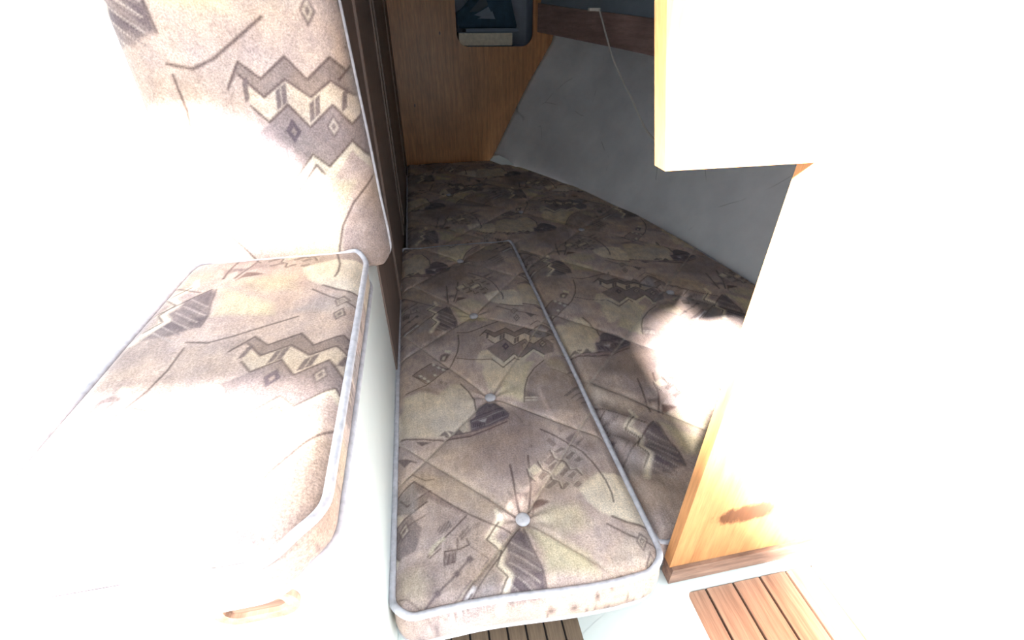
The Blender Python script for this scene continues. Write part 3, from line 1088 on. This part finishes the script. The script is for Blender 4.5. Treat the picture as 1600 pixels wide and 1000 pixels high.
# ---- main berth mattress
MZ = 0.485
mm = empty('berth_mattress', (0.5, 1.7, 0.4), 'large quilted berth mattress with buttons filling the corner against the hull', 'mattress', 'patterned berth cushions')
edge_pts = [onz(a, b, MZ)[:2] for a, b in ((770, 250), (820, 262), (900, 290), (1000, 335), (1090, 385), (1175, 437))]
ey = np.array([0.36, 0.8] + [p[1] for p in edge_pts[::-1]])
ex = np.array([1.05, 1.06] + [p[0] for p in edge_pts[::-1]])
ML, MN, MY0, MYN, MY1 = -0.0905, 0.3195, 0.362, 1.606, min(2.884, ey.max())
ra = np.concatenate([np.linspace(MY0, MYN, 330), np.linspace(MYN, MY1, 190)[1:]])
# column fractions: left block (behind the infill) and right block
cl_ = np.linspace(0, 1, 90)
cr_ = np.linspace(0, 1, 250)
nv = len(ra)
nu = len(cl_) + len(cr_) - 1
xr = np.interp(ra, ey, ex) - 0.004
XX = np.zeros((nu, nv)); YY = np.tile(ra, (nu, 1))
for j, Y in enumerate(ra):
    xl = np.interp(Y, [0, MYN, BY], [ML, ML, ML + 0.004])
    mid = MN if xr[j] > MN + 0.05 else xr[j] - 0.05
    XX[:len(cl_), j] = xl + (mid - xl) * cl_
    XX[len(cl_) - 1:, j] = mid + (xr[j] - mid) * cr_
keep = np.ones((nu - 1, nv - 1), bool)
keep[:len(cl_) - 1, :329] = False
P2m = np.stack([XX.ravel(), YY.ravel()], 1)
MBT = [np.array(onz(*p, MZ)[:2]) for p in ((701, 303), (909, 357), (1048, 455))]
MBT += [np.array([0.42, 1.93]), np.array([0.50, 0.75])][:1]
MS = []
for c in (1.10, 1.40, 1.859, 2.33, 2.80, 3.27):
    MS.append((np.array([c - 0.2, 0.2]), np.array([c - 3.3, 3.3])))
for c in (2.65, 2.12, 1.585, 1.05, 0.42, -0.15):
    MS.append((np.array([0.2 - c, 0.2]), np.array([3.3 - c, 3.3])))
om = [(ML, MYN), (ML, MY1)]
e1 = P2m[:, 0] - np.where(P2m[:, 1] < MYN, MN, ML)
e2 = np.interp(P2m[:, 1], ey, ex) - 0.004 - P2m[:, 0]
e3 = MY1 - P2m[:, 1]
e4 = P2m[:, 1] - MY0
en = np.where(P2m[:, 0] < MN, P2m[:, 1] - MYN, 1.0)
edge = np.minimum.reduce([e1, e2, e3, e4, np.maximum(en, 0)])
h = quilt(P2m, MS, MBT, 0.009, 0.005, 0.006, 0.010, 0.025) + bumps(P2m, 0.0020, seed=5)
h = h * (0.2 + 0.8 * np.clip(edge / 0.05, 0, 1)) - 0.014 * np.clip(1 - edge / 0.025, 0, 1) ** 2
# wrinkles where the near part is pinched against the infill
wr = 0.006 * np.sin((P2m[:, 0] * 0.5 + P2m[:, 1]) * 70 + 2 * np.sin(P2m[:, 0] * 20)) * np.exp(-((P2m[:, 0] - 0.36) / 0.07) ** 2) * np.exp(-((P2m[:, 1] - 0.62) / 0.16) ** 2)
co = np.stack([P2m[:, 0], P2m[:, 1], MZ + h + wr], 1)
th_, s_, tx_, ty_ = -0.1244, 1.1157, 0.2608, 0.1512
Mi = np.linalg.inv(s_ * np.array([[math.cos(th_), -math.sin(th_)], [math.sin(th_), math.cos(th_)]]))
fab = (P2m - np.array([tx_, ty_])) @ Mi.T
skirt = [(0.003, -0.006), (0.005, -0.018), (0.005, -0.05), (0.003, -0.064), (-0.008, -0.0705)]
stitch = []
for A, B in MS:
    S2 = (np.array([A, B]) - np.array([tx_, ty_])) @ Mi.T
    stitch.append(('s', S2, s2l((200, 190, 180)), 0.38, 0.0042))
me, rim, nrm = grid_mesh('cover', co, keep, nu, nv, skirt, fab, extra=stitch)
link('cover', me, FAB, mm, True)
piping('piping', rim, nrm, 0.001, 0.001, 0.0045, mm, step_=4)
for b in MBT:
    button(b, MZ - 0.005, 0.0135, mm)

# ---- seat cushion
sc = empty('seat_cushion', (-0.3, 0.5, 0.79), 'patterned seat cushion on the white moulded locker', 'cushion', 'patterned seat cushions')
CX0, CX1, CY0, CY1 = -0.41, -0.1175, 0.224, 0.802
ZC = 0.85
nu, nv = 170, 300
gx = np.linspace(CX0, CX1, nu); gy = np.linspace(CY0, CY1, nv)
GX, GY = np.meshgrid(gx, gy, indexing='ij')
rx, ry = squircle(GX.ravel(), GY.ravel(), CX0, CX1, CY0, CY1, 0.055)
P2s = np.stack([rx, ry], 1)
edge = np.minimum.reduce([rx - CX0, CX1 - rx, ry - CY0, CY1 - ry])
h = 0.008 * (1 - np.exp(-edge / 0.06)) + bumps(P2s, 0.0016, seed=9)
h -= 0.010 * np.clip(1 - edge / 0.02, 0, 1) ** 2
co = np.stack([rx, ry, ZC + h], 1)


def sim(p1, p2, q1, q2):
    """similarity taking p1->q1, p2->q2 (2D)"""
    a, b = complex(*p1), complex(*p2)
    c, d = complex(*q1), complex(*q2)
    k = (d - c) / (b - a)
    return lambda P: (lambda z: np.stack([z.real, z.imag], 1))(c + k * ((P[:, 0] + 1j * P[:, 1]) - a))


qa, qb = onz(790, 512, ZI)[:2], onz(819, 511, ZI)[:2]
fs = sim(onz(473, 525, ZC)[:2], onz(537, 523, ZC)[:2], qa, qb)
skirt = [(0.004, -0.006), (0.007, -0.016), (0.007, -0.034), (0.004, -0.041), (-0.006, -0.0475)]
me, rim, nrm = grid_mesh('cover', co, np.ones((nu - 1, nv - 1), bool), nu, nv, skirt, fs(P2s))
link('cover', me, FAB, sc, True)
piping('piping', rim, nrm, 0.002, 0.002, 0.005, sc)
piping('piping', rim, nrm, 0.002, -0.046, 0.004, sc)

# ---- back cushion
bc = empty('back_cushion', (-0.3, 0.9, 0.82), 'patterned backrest cushion with bulging lower edge leaning on the brown panel', 'cushion', 'patterned seat cushions')
nu, nv = 170, 260
BX0, BX1, BZ0, BZ1 = -0.41, -0.082, 0.7965, 1.46
gx = np.linspace(BX0, BX1, nu); gz = np.linspace(BZ0, BZ1, nv)
GX, GZ = np.meshgrid(gx, gz, indexing='ij')
rx, rz = squircle(GX.ravel(), GZ.ravel(), BX0, BX1, BZ0, BZ1, 0.028)
rx = rx - 0.020 * np.clip((rz - 0.86) / 0.4, 0, 1) * (rx - BX0) / (BX1 - BX0)
edge = np.minimum.reduce([GX.ravel() - BX0, BX1 - GX.ravel(), (GZ.ravel() - BZ0) * 1.6, BZ1 - GZ.ravel()])
P2b = np.stack([rx, rz], 1)
lean = (rz - 0.83) * 0.03
h = 0.020 * (1 - np.exp(-edge / 0.05)) + bumps(P2b, 0.0018, seed=12) + 0.012 * np.exp(-((rz - 0.93) / 0.07) ** 2)
ec = np.clip(1 - edge / 0.038, 0, 1)
h -= 0.034 * (1 - np.sqrt(1 - ec ** 2 * 0.98))
# built facing up (x, height, -depth) and then turned upright
co = np.stack([rx, rz, h - lean], 1)
pb1, pb2 = ony(447, 86, 0.83), ony(515, 90, 0.83)
fbk = sim((pb1[0], pb1[2]), (pb2[0], pb2[2]), qa, qb)
skirt = [(0.003, -0.006), (0.004, -0.012), (0.003, -0.019), (0.001, -0.024), (-0.006, -0.027)]
me, rim, nrm = grid_mesh('cover', co, np.ones((nu - 1, nv - 1), bool), nu, nv, skirt, fbk(P2b))


def turn(me):
    n = len(me.vertices)
    a = np.empty(n * 3, np.float64)
    me.vertices.foreach_get('co', a)
    a = a.reshape(-1, 3)
    b = np.stack([a[:, 0], 0.822 - a[:, 2], a[:, 1]], 1)
    me.vertices.foreach_set('co', b.ravel())
    me.update()


turn(me)
link('cover', me, FAB, bc, True)
pc = piping('piping', rim, nrm, 0.001, -0.022, 0.004, bc)
turn(pc.data)

# ==================================================================== LOCKER CONTENTS
LYF = BY + 0.03
p0, p1 = ony(711, 74, LYF), ony(799, 52, LYF)
bkw = 0.30
bk = empty('paperback_book', (0.42, LYF + 0.09, HZ0), 'thick pale-paged paperback lying flat on the locker shelf', 'book')
bx0 = 0.276; bx1 = 0.578
pg = box_bm(bx0, bx1, LYF, LYF + 0.19, HZ0 + 0.004, HZ0 + 0.064, 0.003)
for v in pg.verts:
    v.co.y += 0.006 * math.cos((v.co.z - HZ0 - 0.034) * 60)
from_bm('page_block', pg, PAPER, bk)
for k in range(9):
    z = HZ0 + 0.010 + k * 0.006
    box('page_edge', (bx0 + 0.002, bx1 - 0.002, LYF + 0.002, LYF + 0.004, z, z + 0.0012), BLUEGREY if k % 4 == 1 else PAPER, bk)
box('cover', (bx0 - 0.002, bx1 + 0.003, LYF - 0.004, LYF + 0.195, HZ0 + 0.0005, HZ0 + 0.004), NAVY, bk)
box('cover', (bx0 - 0.002, bx1 + 0.003, LYF - 0.002, LYF + 0.195, HZ0 + 0.064, HZ0 + 0.0665), BLUEGREY, bk)
bl = empty('booklet', (0.46, LYF + 0.1, HZ0 + 0.0665), 'thin grey-blue booklet lying on top of the thick paperback', 'book')
pg = box_bm(0.318, 0.612, LYF + 0.012, LYF + 0.2, HZ0 + 0.069, HZ0 + 0.082, 0.001)
from_bm('page_block', pg, BLUEGREY, bl)
box('cover', (0.316, 0.615, LYF + 0.010, LYF + 0.2, HZ0 + 0.0668, HZ0 + 0.069), SLATE, bl)
box('cover', (0.316, 0.615, LYF + 0.010, LYF + 0.2, HZ0 + 0.082, HZ0 + 0.0845), BLUEGREY, bl)
# dark blue case leaning in the locker (triangular flank)
pz = HZ0 + 0.0848
case = empty('blue_bag', (0.45, LYF + 0.15, pz), 'dark navy blue cloth bag slumped over the books in the locker', 'bag')
outl = [(0.272, pz), (0.62, pz + 0.0), (0.588, pz + 0.11), (0.565, pz + 0.20), (0.55, 1.44), (0.45, 1.44), (0.40, pz + 0.16), (0.34, pz + 0.10), (0.274, pz + 0.075)]
bm = prism(outl, lambda p: (p[0], LYF + 0.06, p[1]), (0, 0.13, 0))
bmesh.ops.bevel(bm, geom=list(bm.edges), offset=0.012, segments=3, profile=0.5, affect='EDGES')
from_bm('body', bm, NAVY, case, True)
# loose pages fanned in front of the bag
for k, q in enumerate(([(0.345, 0.075), (0.43, 0.155), (0.452, 0.108), (0.40, 0.078)], [(0.37, 0.062), (0.452, 0.100), (0.466, 0.076), (0.41, 0.054)], [(0.39, 0.046), (0.472, 0.080), (0.488, 0.044)])):
    o = from_bm('loose_paper', prism([(a, pz + b) for a, b in q], lambda p: (p[0], LYF + 0.046 - 0.004 * k, p[1]), (0, 0.0022, 0)), BLUEGREY if k else SLATE)
    tag(o, ('largest grey loose sheet, topmost of the fan on the navy bag', 'middle pale loose sheet of the fan against the navy bag', 'lowest pointed loose sheet of the fan against the navy bag')[k], 'paper', 'loose sheets in the locker')

# white cable along the hull
cpts = [(936, 14, 2.27), (941, 32, 2.22), (949, 62, 2.13), (958, 92, 2.02), (972, 124, 1.9), (986, 152, 1.76), (1000, 184, 1.62), (1012, 206, 1.48), (1026, 222, 1.32), (1040, 238, 1.16), (1058, 252, 0.98), (1080, 262, 0.8)]
cp = [ony(a, b, y) for a, b, y in cpts]
cb_ = empty('cable', tuple(cp[0]), 'thin white cable hanging down across the hull side', 'cable')
from_bm('wire', tube_bm(smooth_path([tuple(p) for p in cp], 5), 0.0035, 7), CABLE, cb_, True)
q = cp[0]
box('clip', (q[0] - 0.045, q[0] + 0.006, q[1] - 0.004, q[1] + 0.02, q[2] - 0.008, q[2] + 0.004), CABLE, cb_, bev=0.002)

# white scrap of cloth at the far mattress corner
q = [ony(a, b, 2.70) for a, b in ((766, 251), (771, 244), (780, 243), (792, 249), (804, 258), (785, 258))]
o = from_bm('cloth_scrap', prism([(p[0], p[2]) for p in q], lambda p: (p[0], 2.70, p[1]), (0.0, 0.012, 0)), GRP)
tag(o, 'small white triangular scrap of cloth at the far mattress corner', 'cloth')
